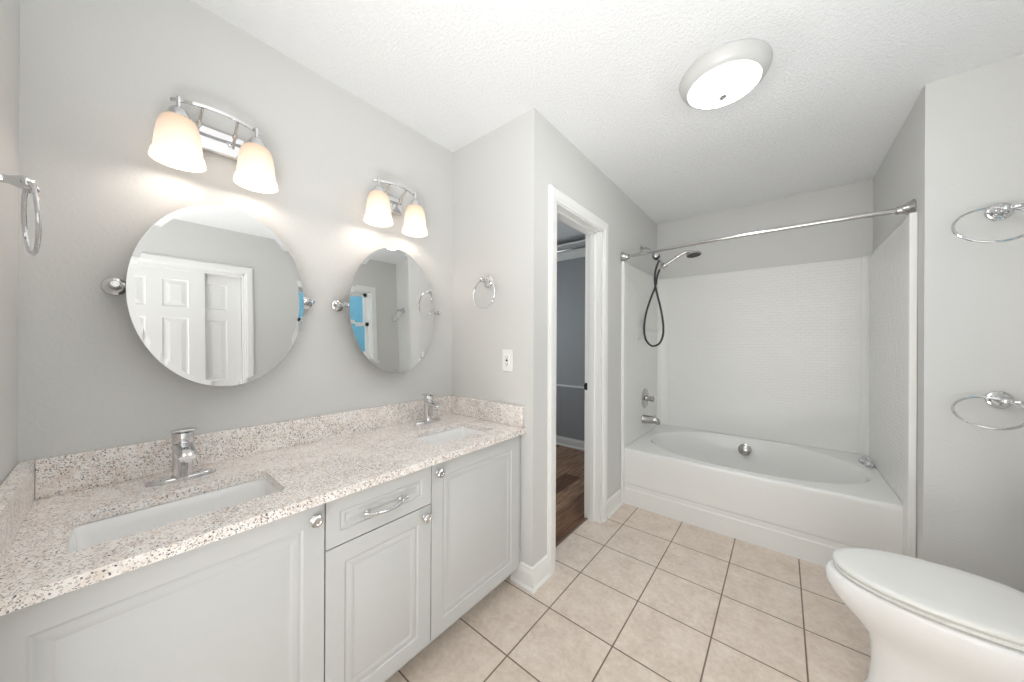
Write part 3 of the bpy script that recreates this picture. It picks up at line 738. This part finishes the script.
# ------------------------------------------------------------------ outlet
ot = thing('wall_outlet', 'white wall outlet plate on the end wall below the small towel ring', 'outlet', (0.459, YE, 1.155))
bm = BM(); box(bm, 0.424, 0.494, YE - 0.006, YE, 1.097, 1.213); obj('cover_plate', bm, 'plastic', ot, bevel=0.003)
bm = BM(); box(bm, 0.443, 0.475, YE - 0.009, YE - 0.004, 1.122, 1.188); rc = obj('receptacle', bm, 'plastic', ot, bevel=0.0015)
for z in (1.137, 1.173):
    bm = BM()
    box(bm, 0.4515, 0.4535, YE - 0.0096, YE - 0.0085, z - 0.004, z + 0.004); box(bm, 0.4645, 0.4665, YE - 0.0096, YE - 0.0085, z - 0.0035, z + 0.0035)
    box(bm, 0.457, 0.461, YE - 0.0096, YE - 0.0085, z - 0.011, z - 0.007)
    obj('slot', bm, 'slot', rc)
bm = BM(); box(bm, 0.453, 0.465, YE - 0.0105, YE - 0.0085, 1.150, 1.160); obj('test_button', bm, 'slot', rc)

# ------------------------------------------------------------------ bathtub
ZR, YA = 0.430, 2.530
TX0, TX1 = XD + 0.004, XS - 0.004
bt = thing('bathtub', 'white alcove bathtub with oval basin and stepped front apron', 'bathtub', ((TX0 + TX1) / 2, 3.0, 0))
bm = BM()
prof = [(YA + 0.002, 0.0), (YA + 0.002, 0.118), (YA + 0.006, 0.126), (YA + 0.006, 0.156), (YA + 0.001, 0.166), (YA, 0.190), (YA, 0.25), (YA, 0.33), (YA, ZR - 0.026), (YA + 0.001, ZR - 0.012), (YA + 0.004, ZR - 0.005), (YA + 0.010, ZR - 0.001), (YA + 0.018, ZR), (YA + 0.030, ZR)]
A = [bm.verts.new((TX0, y, z)) for y, z in prof]; B = [bm.verts.new((TX1, y, z)) for y, z in prof]
for i in range(len(prof) - 1): bm.faces.new((A[i], A[i + 1], B[i + 1], B[i]))
# deck and basin
bxc, byc, ba, bb_, NN = 1.375, 3.005, 0.655, 0.425, 96
ey0, ey1 = YA + 0.030, YT - 0.004
def se(k, da, db, dxs, z, n=2.25):
    a = 2 * PI * k / NN; cx, sy_ = math.cos(a), math.sin(a)
    return (bxc + dxs + (ba - da) * math.copysign(abs(cx) ** (2 / n), cx), byc + (bb_ - db) * math.copysign(abs(sy_) ** (2 / n), sy_), z)
def rect_pt(k):
    a = 2 * PI * k / NN; cx, sy_ = math.cos(a), math.sin(a)
    hx0, hx1, hy0, hy1 = bxc - TX0, TX1 - bxc, byc - ey0, ey1 - byc
    hx = hx1 if cx > 0 else hx0; hy = hy1 if sy_ > 0 else hy0
    t_ = min(hx / abs(cx) if abs(cx) > 1e-9 else 1e9, hy / abs(sy_) if abs(sy_) > 1e-9 else 1e9)
    x_, y_ = bxc + cx * t_, byc + sy_ * t_
    return (x_, y_)
def deck_z(x_, y_):
    return ZR + max(0.0, (y_ - 3.30)) * 0.12
rings = []
out = []
for k in range(NN):
    x_, y_ = rect_pt(k); out.append([x_, y_])
# snap the nearest points to the four corners
for cx_, cy_ in ((TX0, ey0), (TX1, ey0), (TX0, ey1), (TX1, ey1)):
    k = min(range(NN), key=lambda q: (out[q][0] - cx_) ** 2 + (out[q][1] - cy_) ** 2); out[k] = [cx_, cy_]
rings.append([bm.verts.new((p[0], p[1], deck_z(*p))) for p in out])
for da, db, dxs, dz in ((-0.012, -0.012, 0, 0.004), (0.0, 0.0, 0, 0.003), (0.010, 0.008, 0, -0.006), (0.020, 0.018, 0, -0.03), (0.055, 0.035, 0.0, -0.13), (0.10, 0.055, -0.01, -0.25), (0.15, 0.085, -0.015, -0.315), (0.22, 0.13, -0.02, -0.345), (0.36, 0.24, -0.03, -0.352)):
    row = []
    for k in range(NN):
        p = se(k, da, db, dxs, 0); zz = deck_z(p[0], p[1]) + dz if dz > -0.02 else ZR + dz
        row.append(bm.verts.new((p[0], p[1], zz)))
    rings.append(row)
for A_, B_ in zip(rings, rings[1:]):
    for i in range(NN): bm.faces.new((A_[i], A_[(i + 1) % NN], B_[(i + 1) % NN], B_[i]))
bm.faces.new(rings[-1])
obj('tub_body', bm, 'tub', bt, smooth=True, angle=24)
nrm = Vector((0.0, -0.95, 0.30)).normalized()
bm = BM(); lathe(bm, [(0.0, 0), (0.046, 0.0), (0.047, 0.004), (0.040, 0.006), (0.040, 0.012), (0.036, 0.020), (0.024, 0.026), (0.0, 0.028)], (1.360, 3.377, 0.357), nrm, 40); obj('overflow_cover', bm, 'nickel', bt, smooth=True)
bm = BM(); lathe(bm, [(0.0, 0.008), (0.02, 0.007), (0.022, 0.003), (0.034, 0.002), (0.036, 0)], (0.98, byc, ZR - 0.352), 'Z', 28); obj('drain', bm, 'nickel', bt, smooth=True)
for x_, y_ in ((2.038, 3.285), (2.052, 3.215)):
    bm = BM(); lathe(bm, [(0.0, 0.0), (0.022, 0.0), (0.022, 0.004), (0.012, 0.007), (0.011, 0.016), (0.019, 0.020), (0.020, 0.028), (0.014, 0.033), (0.0, 0.034)], (x_, y_, ZR + 0.010), (-0.25, -0.70, 0.66), 28); obj('knob', bm, 'chrome', bt, smooth=True)

# wall surround
ts = thing('tub_surround', 'glossy white embossed wall surround enclosing the bathtub', 'shower surround', ((TX0 + TX1) / 2, 3.2, ZR))
ZS = 1.885; SP = 0.020
bm = BM()
# back panel: plain corner columns standing proud of the embossed field
box(bm, XD + 0.11, XS - 0.052, YT - 0.010, YT - 0.001, ZR + 0.02, ZS); obj('back_panel', bm, 'surround', ts, bevel=0.002)
bm = BM(); x0 = XD + SP
pf = [(x0 - 0.002, YT - 0.001), (x0 - 0.002, YT - 0.06), (x0 + 0.004, YT - 0.040), (x0 + 0.020, YT - 0.022), (x0 + 0.040, YT - 0.016), (XD + 0.112, YT - 0.014), (XD + 0.116, YT - 0.001)]
def prism(bm, pf, z0, z1):
    a = [bm.verts.new((x, y, z0)) for x, y in pf]; b = [bm.verts.new((x, y, z1)) for x, y in pf]
    for i in range(len(pf)): bm.faces.new((a[i], a[(i + 1) % len(pf)], b[(i + 1) % len(pf)], b[i]))
    bm.faces.new(a); bm.faces.new(b)
prism(bm, pf, ZR + 0.02, ZS); obj('corner_column', bm, 'tub', ts, smooth=True, angle=50)
bm = BM(); x1 = XS - SP
pf = [(x1 + 0.002, YT - 0.001), (x1 + 0.002, YT - 0.045), (x1 - 0.004, YT - 0.028), (x1 - 0.014, YT - 0.018), (XS - 0.056, YT - 0.014), (XS - 0.060, YT - 0.001)]
prism(bm, pf, ZR + 0.02, ZS); obj('corner_column', bm, 'tub', ts, smooth=True, angle=50)
bm = BM(); box(bm, XD + 0.001, XD + SP, 2.575, YT - 0.002, ZR + 0.004, ZS); obj('side_panel', bm, 'surround', ts, bevel=0.003)
bm = BM(); box(bm, XS - SP, XS - 0.001, 2.53, YT - 0.002, ZR + 0.004, ZS); obj('side_panel', bm, 'surround', ts, bevel=0.003)
bm = BM(); box(bm, XD + 0.001, XD + 0.026, 2.505, 2.575, 0.0, ZS + 0.003); obj('front_flange', bm, 'tub', ts, bevel=0.005)
bm = BM(); box(bm, XS - 0.028, XS - 0.001, 2.440, 2.531, 0.0, ZS + 0.003); obj('front_flange', bm, 'tub', ts, bevel=0.004)

# valve trim and spout
tv = thing('shower_valve', 'brushed nickel shower valve with round plate and lever above the tub spout', 'shower valve', (XD + SP, 3.03, 0.757))
bm = BM(); lathe(bm, [(0.0, 0.0), (0.088, 0.0), (0.088, 0.003), (0.080, 0.008), (0.030, 0.014), (0.028, 0.020), (0.0, 0.020)], (XD + SP, 3.03, 0.757), 'X', 44); obj('escutcheon', bm, 'nickel', tv, smooth=True)
bm = BM(); lathe(bm, [(0.026, 0.018), (0.026, 0.032), (0.021, 0.036), (0.021, 0.050), (0.026, 0.055), (0.026, 0.078), (0.020, 0.086), (0.0, 0.087)], (XD + SP, 3.03, 0.757), 'X', 28)
tube(bm, [(XD + SP + 0.066, 3.03, 0.757), (XD + SP + 0.074, 2.985, 0.740)], [0.009, 0.006], 12); obj('handle', bm, 'nickel', tv, smooth=True)
sp_ = thing('tub_spout', 'brushed nickel tub spout below the shower valve', 'tub spout', (XD + SP, 2.975, 0.582))
bm = BM(); R = []
for dx, zc_, r in ((0.0, 0.580, 0.037), (0.004, 0.580, 0.039), (0.012, 0.580, 0.036), (0.05, 0.582, 0.035), (0.09, 0.585, 0.032), (0.115, 0.585, 0.028), (0.135, 0.578, 0.021), (0.145, 0.568, 0.013)):
    R.append([bm.verts.new((XD + SP + dx, 2.975 + r * 0.9 * math.cos(a), zc_ + r * math.sin(a))) for a in [2 * PI * k / 28 for k in range(28)]])
for A_, B_ in zip(R, R[1:]):
    for i in range(28): bm.faces.new((A_[i], A_[(i + 1) % 28], B_[(i + 1) % 28], B_[i]))
bm.faces.new(R[0]); bm.faces.new(R[-1]); lathe(bm, [(0.016, -0.034), (0.016, -0.010)], (XD + SP + 0.125, 2.975, 0.585), 'Z', 20)
obj('spout_body', bm, 'nickel', sp_, smooth=True)
bm = BM(); lathe(bm, [(0.004, 0.0), (0.004, 0.012), (0.008, 0.014), (0.008, 0.019), (0.0, 0.021)], (XD + SP + 0.105, 2.975, 0.610), 'Z', 16); obj('diverter_knob', bm, 'nickel', sp_, smooth=True)

# shower head with hose
sh = thing('hand_shower', 'chrome hand shower on a wall arm with dark looped hose', 'shower head', (XD, 2.97, 2.088))
yh = 2.97
bm = BM(); lathe(bm, [(0.0, 0.001), (0.030, 0.001), (0.030, 0.005), (0.014, 0.014), (0.0, 0.014)], (XD, yh, 2.088), 'X', 28); obj('arm_flange', bm, 'steel', sh, smooth=True)
bm = BM(); tube(bm, smooth_path([(XD + 0.008, yh, 2.088), (XD + 0.055, yh, 2.086), (XD + 0.095, yh, 2.055), (XD + 0.127, yh, 2.008)], 8), 0.0095, 14); obj('shower_arm', bm, 'steel', sh, smooth=True)
bm = BM(); lathe(bm, [(0.0, -0.036), (0.018, -0.033), (0.027, -0.018), (0.030, 0.0), (0.026, 0.018), (0.016, 0.028), (0.0, 0.030)], (0.757, yh, 2.000), (0.5, 0, -0.85), 28)
br_ = obj('swivel_ball', bm, 'dark', sh, smooth=True)
bm = BM(); lathe(bm, [(0.0, 0.0), (0.020, 0.0), (0.022, 0.008), (0.015, 0.014), (0.0, 0.016)], (0.762, yh - 0.030, 2.003), (0.35, -0.85, 0.2), 24); obj('swivel_cap', bm, 'chrome', sh, smooth=True)
bm = BM(); tube(bm, [(0.775, yh, 1.985), (0.800, yh, 1.950), (0.822, yh, 1.905)], [0.011, 0.012, 0.010], 14)
lathe(bm, [(0.018, -0.024), (0.022, -0.016), (0.022, 0.016), (0.018, 0.024)], (0.822, yh, 1.912), (0.86, 0, 0.46), 22); obj('holder', bm, 'steel', sh, smooth=True)
bm = BM(); pth = smooth_path([(0.792, yh, 1.888), (0.828, yh, 1.913), (0.90, yh, 1.957), (0.96, yh, 1.988), (1.000, yh, 1.998), (1.03, yh, 1.990)], 8)
rr = [0.011 + 0.004 * math.sin(PI * i / (len(pth) - 1)) for i in range(len(pth))]
tube(bm, pth, rr, 16); obj('handset_grip', bm, 'steel', sh, smooth=True)
hn = Vector((0.12, -0.12, -1)).normalized(); hc = Vector((1.045, yh, 1.975))
bm = BM(); lathe(bm, [(0.0, -0.014), (0.030, -0.012), (0.048, -0.004), (0.056, 0.004), (0.056, 0.010), (0.050, 0.013)], hc, hn, 36, caps=False); hd = obj('spray_head', bm, 'nickel', sh, smooth=True)
bm = BM(); lathe(bm, [(0.0, 0.0115), (0.022, 0.0115), (0.024, 0.013), (0.034, 0.013), (0.036, 0.011), (0.049, 0.0115), (0.050, 0.010)], hc, hn, 36, caps=False); obj('spray_face', bm, 'dark', hd, smooth=True)
bm = BM()
hp = [(0.785, yh, 1.885), (0.765, yh, 1.83), (0.752, yh - 0.008, 1.74), (0.708, yh - 0.01, 1.62), (0.676, yh - 0.01, 1.51), (0.658, yh, 1.39), (0.672, yh, 1.285), (0.722, yh, 1.228), (0.785, yh, 1.25), (0.815, yh, 1.33), (0.812, yh, 1.44), (0.792, yh, 1.56), (0.762, yh + 0.008, 1.68), (0.742, yh + 0.012, 1.78), (0.745, yh + 0.012, 1.87), (0.770, yh + 0.006, 1.945), (0.782, yh, 1.965)]
tube(bm, smooth_path(hp, 8), 0.0085, 12); obj('hose', bm, 'hose', sh, smooth=True)

# shower rod
rd = thing('shower_rod', 'chrome shower curtain rod spanning the tub alcove near the ceiling', 'shower rod', (XD, 2.535, 1.92))
P0, P1 = Vector((XD + 0.012, 2.530, 1.922)), Vector((XS - 0.014, 2.510, 1.926))
def rod_pt(s): return P0.lerp(P1, s) + Vector((0, -0.030 * math.sin(PI * s), 0.004 * math.sin(PI * s)))
bm = BM(); tube(bm, [rod_pt(k / 40) for k in range(21)], 0.0115, 20); obj('rod_tube', bm, 'steel', rd, smooth=True)
bm = BM(); tube(bm, [rod_pt(k / 40) for k in range(20, 41)], 0.0135, 20); obj('rod_tube', bm, 'steel', rd, smooth=True)
for p, d in ((P0, 1), (P1, -1)):
    bm = BM(); lathe(bm, [(0.0, 0.0), (0.042, 0.0), (0.043, 0.004), (0.039, 0.010), (0.037, 0.012), (0.027, 0.028), (0.019, 0.044), (0.019, 0.058), (0.014, 0.062)], (XD + 0.0005 if d > 0 else XS - 0.0005, p.y, p.z), (d, 0, 0), 36); obj('end_flange', bm, 'nickel', rd, smooth=True)

# ------------------------------------------------------------------ toilet
TY = 1.735
to = thing('toilet', 'white toilet with closed lid, bowl pointing left in the lower right corner', 'toilet', (2.10, TY, 0))
def egg(xf, xb, hw, n=64, p=2.0, back=3.0):
    """outline: rounded front at xf, squarer back at xb"""
    xc = xf + (xb - xf) * 0.56; out = []
    for k in range(n):
        a = 2 * PI * k / n; c_, s_ = math.cos(a), math.sin(a)
        if c_ < 0: out.append((xc + (xc - xf) * math.copysign(abs(c_) ** (2 / p), c_), TY + hw * math.copysign(abs(s_) ** (2 / p), s_)))
        else: out.append((xc + (xb - xc) * abs(c_) ** (2 / back), TY + hw * math.copysign(abs(s_) ** (2 / p if c_ < 0.0 else 2 / back), s_)))
    return out
def loft(bm, secs, cap0=True, cap1=True):
    R = [[bm.verts.new((x, y, z)) for x, y in o_] for o_, z in secs]
    n = len(R[0])
    for A_, B_ in zip(R, R[1:]):
        for i in range(n): bm.faces.new((A_[i], A_[(i + 1) % n], B_[(i + 1) % n], B_[i]))
    if cap0: bm.faces.new(R[0])
    if cap1: bm.faces.new(R[-1])
ZL = 0.455
bm = BM()
loft(bm, [(egg(1.835, 2.38, 0.122), 0.0), (egg(1.835, 2.38, 0.122), 0.018), (egg(1.845, 2.37, 0.112), 0.035), (egg(1.852, 2.36, 0.108), 0.12), (egg(1.850, 2.36, 0.109), 0.19), (egg(1.838, 2.36, 0.116), 0.225), (egg(1.806, 2.37, 0.134), 0.262), (egg(1.770, 2.38, 0.154), 0.302), (egg(1.742, 2.39, 0.171), 0.340), (egg(1.732, 2.40, 0.178), 0.368), (egg(1.733, 2.40, 0.180), 0.398), (egg(1.741, 2.40, 0.177), 0.409), (egg(1.758, 2.39, 0.172), 0.412), (egg(1.80, 2.30, 0.15), 0.412)])
obj('bowl', bm, 'porcelain', to, smooth=True, angle=70)
bm = BM(); loft(bm, [(egg(1.775, 2.235, 0.168), 0.417), (egg(1.754, 2.235, 0.175), 0.422), (egg(1.753, 2.235, 0.176), 0.430), (egg(1.760, 2.235, 0.171), 0.434)]); obj('seat', bm, 'seat', to, smooth=True, angle=60)
bm = BM(); loft(bm, [(egg(1.760, 2.240, 0.171), 0.4355), (egg(1.752, 2.240, 0.176), 0.438), (egg(1.751, 2.240, 0.177), 0.446), (egg(1.757, 2.238, 0.173), 0.452), (egg(1.775, 2.230, 0.162), ZL), (egg(1.83, 2.20, 0.12), ZL + 0.002)]); obj('lid', bm, 'seat', to, smooth=True, angle=60)
for s in (-1, 1):
    bm = BM(); box(bm, 2.225, 2.252, TY + s * 0.075 - 0.018, TY + s * 0.075 + 0.018, 0.416, 0.447)
    obj('hinge', bm, 'seat', to, bevel=0.004)
bm = BM()
def rr_(x0, x1, hw, r=0.03): return rounded(x0, x1, TY - hw, TY + hw, r)
loft(bm, [(rr_(2.275, 2.425, 0.185), 0.400), (rr_(2.262, 2.428, 0.200), 0.43), (rr_(2.250, 2.430, 0.215), 0.74)]); obj('tank', bm, 'porcelain', to, smooth=True, angle=50)
bm = BM(); loft(bm, [(rr_(2.242, 2.434, 0.222), 0.741), (rr_(2.240, 2.435, 0.224), 0.770), (rr_(2.248, 2.430, 0.216), 0.778)]); obj('tank_lid', bm, 'porcelain', to, smooth=True, angle=50)
bm = BM(); lathe(bm, [(0.012, 0), (0.012, 0.010), (0.0, 0.012)], (2.252, TY - 0.15, 0.69), (-1, 0, 0), 18); tube(bm, [(2.240, TY - 0.15, 0.69), (2.235, TY - 0.09, 0.680)], [0.006, 0.0075], 12); obj('flush_lever', bm, 'chrome', to, smooth=True)

# ------------------------------------------------------------------ closet shelf and rod
cs = thing('closet_shelf', 'white shelf board high on the far wall inside the closet', 'shelf', (-0.4, CY1, 2.31))
bm = BM(); box(bm, CX0 + 0.005, XC - 0.005, CY1 - 0.30, CY1 - 0.001, 2.335, 2.353); obj('board', bm, 'trim', cs)
bm = BM(); box(bm, CX0 + 0.005, XC - 0.005, CY1 - 0.020, CY1 - 0.001, 2.255, 2.334); obj('cleat', bm, 'trim', cs)
cr_ = BM(); tube(cr_, [(CX0 + 0.002, CY1 - 0.26, 2.297), (XC - 0.002, CY1 - 0.26, 2.297)], 0.016, 20)
tag(obj('closet_rod', cr_, 'chrome', smooth=True), 'metal hanging rod under the high closet shelf', 'closet rod')
